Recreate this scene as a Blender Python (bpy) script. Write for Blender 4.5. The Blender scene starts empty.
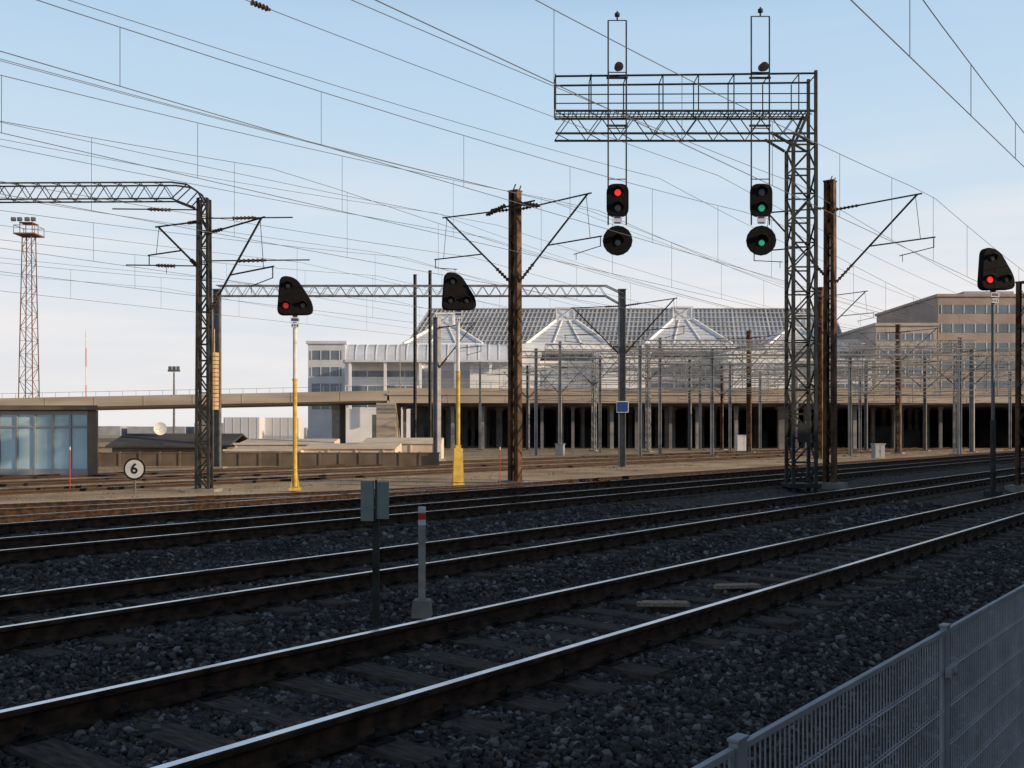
import bpy, bmesh, math, random
import numpy as np
from mathutils import Vector, Matrix
random.seed(7); rng=np.random.default_rng(7)
scene=bpy.context.scene
col=scene.collection
F=1000.0; HY=432.0; CH=1.72
TH=math.radians(38.2); ST,CT=math.sin(TH),math.cos(TH)
def TW(s,d,z=0): return Vector((-d*CT+s*ST, d*ST+s*CT, z))
def PX(px,D): return (px-512)*D/F
def PZ(py,D): return CH+(HY-py)*D/F

# ---------------------------------------------------------------- materials
def mat(name,c,rough=.7,metal=0.,var=.2,scale=2.,bump=0.,bscale=25.,c2=None,emis=None,estr=0,spec=.4,stretch=None):
    m=bpy.data.materials.new(name); m.use_nodes=True
    nt=m.node_tree; N=nt.nodes; L=nt.links; b=N['Principled BSDF']
    b.inputs['Roughness'].default_value=rough; b.inputs['Metallic'].default_value=metal
    b.inputs['Specular IOR Level'].default_value=spec
    tc=N.new('ShaderNodeTexCoord'); mp=N.new('ShaderNodeMapping'); L.new(tc.outputs['Object'],mp.inputs[0])
    if stretch: mp.inputs['Scale'].default_value=stretch
    n=N.new('ShaderNodeTexNoise'); n.inputs['Scale'].default_value=scale; n.inputs['Detail'].default_value=6
    L.new(mp.outputs[0],n.inputs['Vector'])
    r=N.new('ShaderNodeValToRGB'); L.new(n.outputs['Fac'],r.inputs[0])
    a=[x*(1-var) for x in c[:3]]; q=list(c2) if c2 else [min(1,x*(1+var)) for x in c[:3]]
    r.color_ramp.elements[0].position=.35; r.color_ramp.elements[1].position=.65
    r.color_ramp.elements[0].color=(*a,1); r.color_ramp.elements[1].color=(*q[:3],1)
    L.new(r.outputs[0],b.inputs['Base Color'])
    if bump>0:
        n2=N.new('ShaderNodeTexNoise'); n2.inputs['Scale'].default_value=bscale; n2.inputs['Detail'].default_value=5
        L.new(mp.outputs[0],n2.inputs['Vector'])
        bp=N.new('ShaderNodeBump'); bp.inputs['Strength'].default_value=bump; bp.inputs['Distance'].default_value=.02
        L.new(n2.outputs['Fac'],bp.inputs['Height']); L.new(bp.outputs[0],b.inputs['Normal'])
    if emis:
        b.inputs['Emission Color'].default_value=(*emis,1); b.inputs['Emission Strength'].default_value=estr
    return m
M={}
M['railtop']=mat('polished_rail',(.66,.68,.72),.25,1,.10,6,spec=.5)
M['rust']=mat('rail_rust',(.034,.022,.016),.9,0,.4,8,.5,60,c2=(.065,.040,.026),spec=.15)
M['sleeper']=mat('old_sleeper_wood',(.065,.054,.047),.95,0,.35,5,.8,40,c2=(.12,.10,.085),stretch=(1,6,6),spec=.1)
M['sleeper2']=mat('dusty_sleeper',(.26,.18,.12),.95,0,.3,2,.5,20,c2=(.42,.30,.19),spec=.1)
M['rust2']=mat('dusty_rail_rust',(.05,.033,.024),.9,0,.15,1,c2=(.07,.047,.033),spec=.1)
M['clip']=mat('dark_clip_iron',(.02,.017,.015),.8,.2,.3,20,spec=.2)
M['steel']=mat('weathered_galvanised_steel',(.14,.145,.15),.65,.3,.25,3)
M['psteel']=mat('hazed_galvanised_steel',(.25,.255,.26),.65,.2,.25,1)  # paler copy of the steel for far masts, distance haze in the colour
M['dsteel']=mat('dark_painted_steel',(.032,.033,.034),.7,.2,.3,3,c2=(.06,.058,.052),spec=.2)
M['rsteel']=mat('rusty_steel',(.070,.040,.027),.9,0,.4,2.5,.4,30,c2=(.165,.098,.06),spec=.15)
M['tower']=mat('faded_red_steel',(.20,.12,.10),.9,0,.25,.8,spec=.15)
M['gantry']=mat('gantry_paint',(.024,.028,.028),.65,.1,.3,3,c2=(.045,.048,.044),spec=.25)
M['black']=mat('black_signal_paint',(.008,.008,.009),.6,0,.3,6,spec=.25)
M['bface']=mat('matt_black_board',(.008,.008,.009),.85,0,.2,5,spec=.12)
M['lensoff']=mat('dark_signal_lens',(.012,.012,.014),.2,0,.1,5,spec=.5)
M['red']=mat('lit_red_lens',(.35,.01,.01),.3,0,.1,5,emis=(1,.03,.022),estr=.8)
M['dred']=mat('faint_red_lens',(.25,.01,.01),.3,0,.1,5,emis=(1,.03,.022),estr=.25)
M['green']=mat('lit_green_lens',(.01,.2,.1),.3,0,.1,5,emis=(.02,.55,.28),estr=.4)
M['white']=mat('white_paint',(.62,.62,.60),.5,0,.1,4)
M['yellow']=mat('yellow_paint',(.60,.39,.07),.65,0,.2,5,c2=(.68,.48,.11),spec=.15)
M['pblue']=mat('blue_sign_face',(.02,.06,.24),.4,0,.1,5)
M['redp']=mat('red_paint',(.50,.04,.03),.5,0,.15,6)
M['pale']=mat('pale_concrete',(.24,.225,.205),.9,0,.2,3,.3,30,spec=.2)
M['post']=mat('pale_marker_paint',(.30,.28,.25),.85,0,.25,9,.3,40,spec=.2)
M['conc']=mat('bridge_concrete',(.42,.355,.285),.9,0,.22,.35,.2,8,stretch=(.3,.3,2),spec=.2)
M['dconc']=mat('undercroft_shade_concrete',(.09,.09,.094),.95,0,.35,.4,spec=.1)  # concrete darkened to hold the shade below the bridge deck
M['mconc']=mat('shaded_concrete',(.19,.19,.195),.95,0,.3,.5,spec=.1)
M['bgrey']=mat('board_grey_green',(.20,.24,.225),.6,.1,.15,4)
M['wood']=mat('weathered_plank',(.30,.24,.17),.85,0,.3,6,.5,40,stretch=(8,1,8),spec=.1)
M['galv']=mat('fence_galvanised',(.30,.32,.35),.6,.2,.15,6,spec=.3)
M['copper']=mat('oxidised_wire',(.12,.125,.14),.7,.1,.1,3,spec=.2)
M['insul']=mat('brown_insulator',(.07,.035,.022),.35,0,.2,5)
M['tan']=mat('tan_counterweight',(.50,.33,.18),.7,0,.15,4)
M['glass']=mat('blue_glass',(.13,.165,.20),.2,.1,.2,.3,spec=.6)
M['lglass']=mat('frosted_pale_glass',(.42,.60,.69),.4,0,.15,.8,spec=.4)
M['cglass']=mat('canopy_glass',(.60,.64,.70),.3,0,.12,.4,spec=.5)
M['roofglass']=mat('roof_glazing',(.25,.28,.315),.4,.0,.3,.10,spec=.4)
M['wwall']=mat('white_cladding',(.76,.76,.76),.6,0,.10,.3)
M['lwall']=mat('pale_grey_cladding',(.56,.57,.60),.6,0,.10,.3)
M['gwall']=mat('grey_cladding',(.31,.325,.35),.6,0,.14,.2)
M['pink']=mat('rose_beige_facade',(.36,.29,.255),.85,0,.12,.3,spec=.2)
M['beige']=mat('beige_facade',(.42,.37,.325),.85,0,.12,.3,spec=.2)
M['brown']=mat('brown_boards',(.16,.125,.095),.85,0,.2,1,spec=.2)
M['bank']=mat('peach_slab',(.62,.52,.41),.9,0,.15,.6,spec=.2)
M['droof']=mat('dark_roof',(.07,.064,.062),.85,0,.25,.6,spec=.2)
M['twig']=mat('dry_twig',(.12,.085,.055),.9,0,.2,8)
M['dgrass']=mat('dry_grass',(.32,.23,.13),.95,0,.3,8,c2=(.46,.35,.20),spec=.1)

# ---------------------------------------------------------------- mesh builder
class MB:
    def __init__(s): s.v=[]; s.f=[]; s.m=[]
    def add(s,vs,fs,mi=0):
        o=len(s.v); s.v+= [tuple(v) for v in vs]; s.f+=[tuple(i+o for i in f) for f in fs]; s.m+=[mi]*len(fs)
    def box(s,cx,cy,cz,sx,sy,sz,mi=0):
        vs=[(cx+a*sx/2,cy+b*sy/2,cz+c*sz/2) for a in(-1,1) for b in(-1,1) for c in(-1,1)]
        s.add(vs,[(0,1,3,2),(4,6,7,5),(0,4,5,1),(2,3,7,6),(0,2,6,4),(1,5,7,3)],mi)
    def box2(s,x0,x1,y0,y1,z0,z1,mi=0): s.box((x0+x1)/2,(y0+y1)/2,(z0+z1)/2,abs(x1-x0),abs(y1-y0),abs(z1-z0),mi)
    def foot(s,poly,z0,z1,mi=0):
        n=len(poly); vs=[(x,y,z0) for x,y in poly]+[(x,y,z1) for x,y in poly]
        s.add(vs,[tuple(range(n-1,-1,-1)),tuple(range(n,2*n))]+[(i,(i+1)%n,n+(i+1)%n,n+i) for i in range(n)],mi)
    def frame(s,p,q):
        p,q=Vector(p),Vector(q); d=(q-p).normalized()
        up=Vector((0,0,1)) if abs(d.z)<.95 else Vector((0,1,0))
        a=d.cross(up).normalized(); b=a.cross(d).normalized(); return p,q,a,b
    def beam(s,p,q,w,h=None,mi=0):
        h=h or w; p,q,a,b=s.frame(p,q)
        vs=[o+a*(i*w/2)+b*(j*h/2) for o in(p,q) for i,j in((-1,-1),(1,-1),(1,1),(-1,1))]
        s.add(vs,[(3,2,1,0),(4,5,6,7)]+[(i,(i+1)%4,4+(i+1)%4,4+i) for i in range(4)],mi)
    def tube(s,p,q,r,n=8,r2=None,mi=0):
        r2=r if r2 is None else r2; p,q,a,b=s.frame(p,q)
        vs=[]
        for o,R in((p,r),(q,r2)):
            for i in range(n):
                t=2*math.pi*i/n; vs.append(o+a*math.cos(t)*R+b*math.sin(t)*R)
        s.add(vs,[tuple(range(n-1,-1,-1)),tuple(range(n,2*n))]+[(i,(i+1)%n,n+(i+1)%n,n+i) for i in range(n)],mi)
    def ribbed(s,p,q,r1,r2,k,n=8,mi=0):
        p,q=Vector(p),Vector(q)
        for i in range(k):
            a=p.lerp(q,i/k); b=p.lerp(q,(i+.45)/k); c=p.lerp(q,(i+1)/k)
            s.tube(a,b,r2,n,r1*1.1,mi); s.tube(b,c,r1,n,mi=mi)
    def path(s,pts,r,n=5,mi=0):
        pts=[Vector(p) for p in pts]; vs=[]
        for k,p in enumerate(pts):
            d=(pts[min(k+1,len(pts)-1)]-pts[max(k-1,0)]).normalized()
            up=Vector((0,0,1)) if abs(d.z)<.95 else Vector((0,1,0))
            a=d.cross(up).normalized(); b=a.cross(d)
            for i in range(n):
                t=2*math.pi*i/n; vs.append(p+a*math.cos(t)*r+b*math.sin(t)*r)
        fs=[(k*n+i,k*n+(i+1)%n,(k+1)*n+(i+1)%n,(k+1)*n+i) for k in range(len(pts)-1) for i in range(n)]
        fs+=[tuple(range(n-1,-1,-1)),tuple((len(pts)-1)*n+i for i in range(n))]
        s.add(vs,fs,mi)
    def prism(s,poly,y0,y1,mi=0,mside=None):
        n=len(poly); vs=[(x,y0,z) for x,z in poly]+[(x,y1,z) for x,z in poly]
        s.add(vs,[tuple(range(n)),tuple(range(2*n-1,n-1,-1))],mi)
        o=len(s.v)-2*n
        for i in range(n):
            s.f.append((o+i,o+n+i,o+n+(i+1)%n,o+(i+1)%n)); s.m.append(mi if mside is None else mside)
    def loft(s,rings,mi=0):
        n=len(rings[0][0]); o=[]
        for poly,y in rings: o+=[(x,y,z) for x,z in poly]
        fs=[tuple(range(n)),tuple(range(len(rings)*n-1,(len(rings)-1)*n-1,-1))]
        for k in range(len(rings)-1):
            for i in range(n): fs.append((k*n+i,(k+1)*n+i,(k+1)*n+(i+1)%n,k*n+(i+1)%n))
        s.add(o,fs,mi)
    def extr(s,poly,x0,x1,mi=0):
        n=len(poly); vs=[(x0,y,z) for y,z in poly]+[(x1,y,z) for y,z in poly]
        s.add(vs,[tuple(range(n)),tuple(range(2*n-1,n-1,-1))]+[(i,n+i,n+(i+1)%n,(i+1)%n) for i in range(n)],mi)
    def mesh(s,name,mats,smooth=False,recalc=True):
        me=bpy.data.meshes.new(name); me.from_pydata(s.v,[],s.f)
        for m in mats: me.materials.append(M[m] if isinstance(m,str) else m)
        me.polygons.foreach_set('material_index',s.m)
        if recalc:
            bm=bmesh.new(); bm.from_mesh(me); bmesh.ops.recalc_face_normals(bm,faces=bm.faces[:]); bm.to_mesh(me); bm.free()
        if smooth: me.polygons.foreach_set('use_smooth',[True]*len(me.polygons))
        me.update(); return me
def thing(name,label,cat,loc=(0,0,0),rot=0,group=None):
    o=bpy.data.objects.new(name,None); o.location=loc; o.rotation_euler=(0,0,rot); col.objects.link(o)
    o['label']=label; o['category']=cat
    if group:o['group']=group
    return o
def part(par,name,mb,mats,loc=(0,0,0),smooth=False,label=None,kind=None,rot=(0,0,0)):
    me=mb if isinstance(mb,bpy.types.Mesh) else mb.mesh(name,mats,smooth)
    o=bpy.data.objects.new(name,me); o.location=loc; o.rotation_euler=rot; col.objects.link(o); o.parent=par
    if label:o['label']=label
    if kind:o['kind']=kind
    return o
def solo(name,label,cat,mb,mats,loc=(0,0,0),rot=0,group=None,kind=None,smooth=False):
    me=mb if isinstance(mb,bpy.types.Mesh) else mb.mesh(name,mats,smooth)
    o=bpy.data.objects.new(name,me); o.location=loc; o.rotation_euler=(0,0,rot); col.objects.link(o)
    if label:o['label']=label
    if cat:o['category']=cat
    if group:o['group']=group
    if kind:o['kind']=kind
    return o
def rounded(poly,r,k=5):
    out=[]; n=len(poly)
    for i in range(n):
        p=Vector(poly[i]); a=(Vector(poly[i-1])-p); b=(Vector(poly[(i+1)%n])-p)
        A=p+a.normalized()*min(r,a.length*.48); B=p+b.normalized()*min(r,b.length*.48)
        for j in range(k+1):
            t=j/k; q=A*(1-t)**2+p*2*t*(1-t)+B*t*t; out.append((q.x,q.y))
    return out
def circ(cx,cz,r,n=20): return [(cx+r*math.cos(2*math.pi*i/n),cz+r*math.sin(2*math.pi*i/n)) for i in range(n)]

# ---------------------------------------------------------------- camera, light, sky
cd=bpy.data.cameras.new('camera'); cam=bpy.data.objects.new('camera',cd); col.objects.link(cam)
cam.location=(0,0,CH); cam.rotation_euler=(math.radians(90),0,0)
cd.sensor_width=36; cd.lens=36*F/1024; cd.shift_y=(HY-384)/1024; cd.clip_start=.05; cd.clip_end=20000
scene.camera=cam
EL=math.radians(15); AZ=math.radians(108)
tosun=Vector((math.sin(AZ)*math.cos(EL),math.cos(AZ)*math.cos(EL),math.sin(EL)))
sd=bpy.data.lights.new('sun','SUN'); sd.energy=5; sd.angle=math.radians(.5); sd.color=(1,.76,.50)
sun=bpy.data.objects.new('sun',sd); col.objects.link(sun); sun.rotation_euler=tosun.to_track_quat('Z','Y').to_euler(); sun.location=(60,-30,40)
w=bpy.data.worlds.new('World'); scene.world=w; w.use_nodes=True
N=w.node_tree.nodes; L=w.node_tree.links; bg=N['Background']
STR=.12
sky=N.new('ShaderNodeTexSky'); sky.sky_type='NISHITA'; sky.sun_disc=False; sky.sun_elevation=EL; sky.sun_rotation=AZ
sky.air_density=1.0; sky.dust_density=1.0; sky.ozone_density=1.6
tc=N.new('ShaderNodeTexCoord'); sp=N.new('ShaderNodeSeparateXYZ'); L.new(tc.outputs['Generated'],sp.inputs[0])
hz=N.new('ShaderNodeValToRGB'); L.new(sp.outputs['Z'],hz.inputs[0]); e=hz.color_ramp.elements
e[0].position=0; e[0].color=(.80,.79,.80,1); e[1].position=.42; e[1].color=(.42,.62,.84,1)
for p,c in((.06,(.79,.80,.83,1)),(.15,(.72,.80,.88,1)),(.27,(.57,.73,.88,1))):
    q=e.new(p); q.color=c
sc_=N.new('ShaderNodeVectorMath'); sc_.operation='SCALE'; sc_.inputs['Scale'].default_value=1/STR; L.new(hz.outputs[0],sc_.inputs[0])
hf=N.new('ShaderNodeMapRange'); hf.inputs[1].default_value=.38; hf.inputs[2].default_value=.58; hf.inputs[3].default_value=.97; hf.inputs[4].default_value=.0; L.new(sp.outputs['Z'],hf.inputs[0])
m0=N.new('ShaderNodeMixRGB'); L.new(hf.outputs[0],m0.inputs[0]); L.new(sky.outputs[0],m0.inputs[1]); L.new(sc_.outputs[0],m0.inputs[2])
mp=N.new('ShaderNodeMapping'); mp.inputs['Scale'].default_value=(1.3,1.3,13); mp.inputs['Rotation'].default_value=(0,math.radians(5),0)
L.new(tc.outputs['Generated'],mp.inputs[0])
nz=N.new('ShaderNodeTexNoise'); nz.inputs['Scale'].default_value=1.9; nz.inputs['Detail'].default_value=8; nz.inputs['Roughness'].default_value=.52
L.new(mp.outputs[0],nz.inputs['Vector'])
rp=N.new('ShaderNodeValToRGB'); rp.color_ramp.elements[0].position=.40; rp.color_ramp.elements[1].position=.62
rp.color_ramp.elements[0].color=(0,0,0,1); rp.color_ramp.elements[1].color=(.9,.9,.9,1)
L.new(nz.outputs['Fac'],rp.inputs[0])
mr=N.new('ShaderNodeMapRange'); mr.inputs[1].default_value=.12; mr.inputs[2].default_value=.27; mr.inputs[3].default_value=1; mr.inputs[4].default_value=.06
L.new(sp.outputs['Z'],mr.inputs[0])
mu=N.new('ShaderNodeMath'); mu.operation='MULTIPLY'; L.new(rp.outputs[0],mu.inputs[0]); L.new(mr.outputs[0],mu.inputs[1])
mx=N.new('ShaderNodeMixRGB'); L.new(mu.outputs[0],mx.inputs[0]); L.new(m0.outputs[0],mx.inputs[1]); mx.inputs[2].default_value=(.88/STR,.85/STR,.85/STR,1)
L.new(mx.outputs[0],bg.inputs[0]); bg.inputs[1].default_value=STR
scene.view_settings.view_transform='Standard'; scene.view_settings.look='None'; scene.view_settings.exposure=0

# ---------------------------------------------------------------- ground
TR=[4.9,8.87,14.15,18.0,29.3,33.6,38.2]
def sm(x): x=min(1,max(0,x)); return x*x*(3-2*x)
def zprof(d):
    if d<3.4: return -.045-min(.4,(3.4-d)*.22)
    if d>19.5: return -.05
    w=min(abs(d-c) for c in TR[:4]); return -.045-.13*sm((w-1.35)/.6)
def bumpz(d,s): return .016*math.sin(s*2.1+d*1.3)+.010*math.sin(s*5.3-d*4.1)+.008*math.sin(d*7.7+s*3.3)
ds=[-4000,-1500,-600,-250,-100,-40,-15,-6,-3]+list(np.arange(-1.5,20,.2))+list(np.arange(20,40,1.))+[45,55,70,90,130,200,350,700,1500,4000]
ss=[-4000,-1500,-600,-250,-100,-40,-15]+list(np.arange(-6,30,.4))+list(np.arange(30,70,1.5))+[75,85,100,130,200,350,700,1500,4000]
vs=[];fs=[]
for s in ss:
    for d in ds:
        nearb=1 if(-1<d<20 and -6<s<60) else 0
        vs.append((-d,s,zprof(d)+nearb*bumpz(d,s)))
nd=len(ds)
for i in range(len(ss)-1):
    for j in range(nd-1):
        a=i*nd+j; fs.append((a,a+nd,a+nd+1,a+1))
me=bpy.data.meshes.new('ground'); me.from_pydata(vs,[],fs); me.polygons.foreach_set('use_smooth',[True]*len(fs))
gm=bpy.data.materials.new('ballast_and_sunlit_sand'); gm.use_nodes=True; nt=gm.node_tree; N=nt.nodes; L=nt.links; b=N['Principled BSDF']
tc=N.new('ShaderNodeTexCoord')
vo=N.new('ShaderNodeTexVoronoi'); vo.inputs['Scale'].default_value=17; L.new(tc.outputs['Object'],vo.inputs['Vector'])
r1=N.new('ShaderNodeValToRGB'); sc=N.new('ShaderNodeSeparateColor'); L.new(vo.outputs['Color'],sc.inputs[0]); L.new(sc.outputs[0],r1.inputs[0])
e=r1.color_ramp.elements; e[0].color=(.028,.025,.024,1); e[1].color=(.13,.115,.105,1); e.new(.5).color=(.060,.050,.044,1)
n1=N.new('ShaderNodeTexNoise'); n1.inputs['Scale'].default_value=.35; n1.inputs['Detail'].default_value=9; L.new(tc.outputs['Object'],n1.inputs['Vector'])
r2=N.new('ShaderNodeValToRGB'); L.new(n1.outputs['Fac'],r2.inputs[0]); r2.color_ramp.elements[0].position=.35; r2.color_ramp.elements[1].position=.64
r2.color_ramp.elements[0].color=(.34,.245,.16,1); r2.color_ramp.elements[1].color=(.62,.48,.32,1)  # sand tones lightened so the low sun is partly in the colour
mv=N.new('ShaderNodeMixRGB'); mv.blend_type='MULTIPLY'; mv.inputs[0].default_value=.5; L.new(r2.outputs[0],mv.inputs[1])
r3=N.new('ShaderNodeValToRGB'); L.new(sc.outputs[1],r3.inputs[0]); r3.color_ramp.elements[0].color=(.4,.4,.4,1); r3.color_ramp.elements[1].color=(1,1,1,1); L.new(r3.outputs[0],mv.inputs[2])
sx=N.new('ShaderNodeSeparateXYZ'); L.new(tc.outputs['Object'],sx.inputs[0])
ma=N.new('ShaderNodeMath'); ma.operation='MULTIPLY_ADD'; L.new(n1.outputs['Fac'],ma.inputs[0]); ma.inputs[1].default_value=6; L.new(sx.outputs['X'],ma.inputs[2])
m2=N.new('ShaderNodeMapRange'); m2.inputs[1].default_value=-17.0; m2.inputs[2].default_value=-13.; m2.inputs[3].default_value=.92; m2.inputs[4].default_value=0  # blend to the sun-lightened sand begins around the shadow edge
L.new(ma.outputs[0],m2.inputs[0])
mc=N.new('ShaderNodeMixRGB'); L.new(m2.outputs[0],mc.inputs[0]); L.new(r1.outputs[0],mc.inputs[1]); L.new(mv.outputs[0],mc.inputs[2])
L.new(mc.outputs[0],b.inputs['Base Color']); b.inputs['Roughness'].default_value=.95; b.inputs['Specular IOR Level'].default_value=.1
bp=N.new('ShaderNodeBump'); bp.inputs['Strength'].default_value=1; bp.inputs['Distance'].default_value=.03; L.new(vo.outputs['Distance'],bp.inputs['Height']); bp.invert=True
L.new(bp.outputs[0],b.inputs['Normal'])
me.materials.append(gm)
g=bpy.data.objects.new('ground',me); g.rotation_euler=(0,0,-TH); g['kind']='structure'; g['label']='dark stone ballast turning to sandy railway yard ground with sunlight in its colour'; col.objects.link(g)

def stones():
    t=(1+5**.5)/2
    iv=np.array([(-1,t,0),(1,t,0),(-1,-t,0),(1,-t,0),(0,-1,t),(0,1,t),(0,-1,-t),(0,1,-t),(t,0,-1),(t,0,1),(-t,0,-1),(-t,0,1)],float); iv/=np.linalg.norm(iv[0])
    fi=np.array([(0,11,5),(0,5,1),(0,1,7),(0,7,10),(0,10,11),(1,5,9),(5,11,4),(11,10,2),(10,7,6),(7,1,8),(3,9,4),(3,4,2),(3,2,6),(3,6,8),(3,8,9),(4,9,5),(2,4,11),(6,2,10),(8,6,7),(9,8,1)])
    P=[]
    for (D0,D1,den,sz) in((1.6,8,1600,.022),(8,16,640,.028),(16,25,150,.038)):
        area=.56*(D1**2-D0**2)*1.05; n=int(area*den)
        D=np.sqrt(rng.uniform(D0**2,D1**2,n)); X=D*rng.uniform(-.58,.58,n)
        d=-X*CT+D*ST; s=X*ST+D*CT
        ok=(d>1.0)&(d<19.6)
        for c in TR[:4]:
            for q in(c-.76,c+.76): ok&=np.abs(d-q)>.085
            on=(np.abs(d-c)<1.3)&(np.abs((s/.6)%1-.5)<.2)
            ok&=~(on&(rng.random(n)<.74))
        d=d[ok];s=s[ok]; k=len(d)
        z=np.array([zprof(a)+bumpz(a,q) for a,q in zip(d,s)])+rng.uniform(-.012,.018,k)
        P.append((d,s,z,sz*rng.uniform(.45,1.6,k)))
    d=np.concatenate([p[0] for p in P]); s=np.concatenate([p[1] for p in P]); z=np.concatenate([p[2] for p in P]); r=np.concatenate([p[3] for p in P]); n=len(d)
    V=iv[None]*rng.uniform(.55,1.4,(n,12,1))*np.array([1,1,.72])*rng.uniform(.6,1.35,(n,1,3))
    a=rng.uniform(0,6.28,n); ca,sa=np.cos(a),np.sin(a); tx=rng.normal(0,.7,n); ct,st_=np.cos(tx),np.sin(tx)
    y=V[:,:,1]*ct[:,None]-V[:,:,2]*st_[:,None]; zz=V[:,:,1]*st_[:,None]+V[:,:,2]*ct[:,None]; x=V[:,:,0]
    x2=x*ca[:,None]-y*sa[:,None]; y2=x*sa[:,None]+y*ca[:,None]
    V=np.stack([x2*r[:,None]-d[:,None],y2*r[:,None]+s[:,None],zz*r[:,None]+z[:,None]],2).reshape(-1,3)
    Fc=(fi[None]+12*np.arange(n)[:,None,None]).reshape(-1)
    me=bpy.data.meshes.new('ballast_stones'); me.vertices.add(len(V)); me.vertices.foreach_set('co',V.astype(np.float32).ravel())
    nf=n*20; me.loops.add(nf*3); me.loops.foreach_set('vertex_index',Fc.astype(np.int32))
    me.polygons.add(nf); me.polygons.foreach_set('loop_start',np.arange(0,nf*3,3,dtype=np.int32)); me.polygons.foreach_set('loop_total',np.full(nf,3,np.int32))
    me.update(); me.validate()
    at=me.attributes.new('tone','FLOAT','POINT'); at.data.foreach_set('value',np.repeat(rng.random(n),12).astype(np.float32))
    m=bpy.data.materials.new('ballast_stone'); m.use_nodes=True; nt=m.node_tree; b=nt.nodes['Principled BSDF']
    an=nt.nodes.new('ShaderNodeAttribute'); an.attribute_name='tone'; rp=nt.nodes.new('ShaderNodeValToRGB'); nt.links.new(an.outputs['Fac'],rp.inputs[0])
    e=rp.color_ramp.elements; e[0].color=(.024,.023,.024,1); e[1].color=(.22,.215,.215,1); e.new(.5).color=(.052,.049,.050,1); e.new(.85).color=(.095,.084,.076,1)
    nt.links.new(rp.outputs[0],b.inputs['Base Color']); b.inputs['Roughness'].default_value=.85; b.inputs['Specular IOR Level'].default_value=.2
    me.materials.append(m)
    o=bpy.data.objects.new('ballast_stones',me); o.rotation_euler=(0,0,-TH); o['kind']='stuff'; o['label']='loose dark grey crushed stone ballast around the rails'; o['category']='gravel'; col.objects.link(o)
stones()

# ---------------------------------------------------------------- tracks
prof=[(.075,0),(.075,.012),(.02,.03),(.009,.04),(.009,.125),(.036,.135),(.036,.160),(.029,.170),(-.029,.170),(-.036,.160),(-.036,.135),(-.009,.125),(-.009,.04),(-.02,.03),(-.075,.012),(-.075,0)]
def rail(pts,mt='rust'):
    mb=MB(); n=len(prof)
    for k,(x,y) in enumerate(pts):
        for a,z in prof: mb.v.append((x+a,y,z))
    for k in range(len(pts)-1):
        for i in range(n):
            j=(i+1)%n; mb.f.append((k*n+i,k*n+j,(k+1)*n+j,(k+1)*n+i)); mb.m.append(1 if i in(7,) else 0)
    mb.f.append(tuple(range(n))); mb.m.append(0); mb.f.append(tuple((len(pts)-1)*n+i for i in range(n))); mb.m.append(0)
    return mb.mesh('rail',[mt,'railtop'])
smb=MB(); 
def sleeper_geo(mb,y=0,fine=True,x=0):
    mb.box(x,y,-.085,2.6,.24,.17,0)
    for q in(-.762,.762):
        mb.box(x+q,y,.004,.34,.17,.012,1)
        if fine:
            for e in(-1,1):
                mb.beam((x+q+e*.07,y,.02),(x+q+e*.14,y,.055),.09,.03,1)
                mb.tube((x+q+e*.115,y,.0),(x+q+e*.115,y,.085),.022,6,mi=1)
sleeper_geo(smb); SL=smb.mesh('sleeper',['sleeper','clip']); s2=MB(); s2.box(0,0,-.085,2.6,.24,.17,0); SL2=s2.mesh('sleeper',['sleeper2'])
def track(c,label,s0,s1,nind,istart,path=None,dusty=False):
    t=thing('railway_track',label,'railway track',TW(0,c,-.125 if dusty else 0),-TH,'parallel railway tracks')
    f=path or (lambda s:0.)
    pts=[s0,s1] if not path else list(np.arange(s0,s1+.1,1.))
    for e in(-.762,.762): part(t,'rail',rail([(f(s)+e,s) for s in pts],'rust2' if dusty else 'rust'),None)
    k0=int(math.ceil(s0/.6)); k1=int(s1/.6); far=MB(); ni=0; zo=.079 if dusty else 0
    for k in range(k0,k1):
        y=k*.6+.3
        if y>=istart and ni<nind:
            part(t,'sleeper',SL2 if dusty else SL,None,(f(y)+random.uniform(-.02,.02),y,zo+random.uniform(-.008,.003)),rot=(0,0,random.uniform(-.012,.012))); ni+=1
        elif y>istart or y>istart-8:
            if dusty: far.box(f(y),y,zo-.085,2.6,.24,.17)
            else: sleeper_geo(far,y,False,f(y))
    part(t,'sleeper_row',far,['sleeper2'] if dusty else ['sleeper','clip'],kind='stuff')
track(4.9,'steel rails with shiny tops on timber sleepers beside the fence',-8,220,70,0)
track(8.87,'steel rails on timber sleepers in dark stone ballast',-8,220,70,2)
track(14.15,'shaded steel rails with polished tops under overhead wires',-8,220,60,4)
track(18.0,'steel rails in low sunlight at the edge of the shade',-8,220,60,6)
for c in TR[4:]: track(c,'low rails half sunk in sunlit sandy ground',0,230,30,10,None,True)
track(18.0,'curving steel rails joining the next track',-6,27,30,2,lambda s:-4.1*(1-sm((s-3)/24)))
for px,py,rz in((663,607,.75),(737,589,.95)):
    D=1700/(py-432); mb=MB(); mb.box(0,0,.03,.5,.10,.035); mb.box(.03,.11,.026,.44,.08,.028)
    solo('timber_plank','tan weathered plank lying on the sleepers between the rails','plank',mb,['wood'],(PX(px,D),D,.02),rz-.8,'loose planks between the rails')

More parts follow.
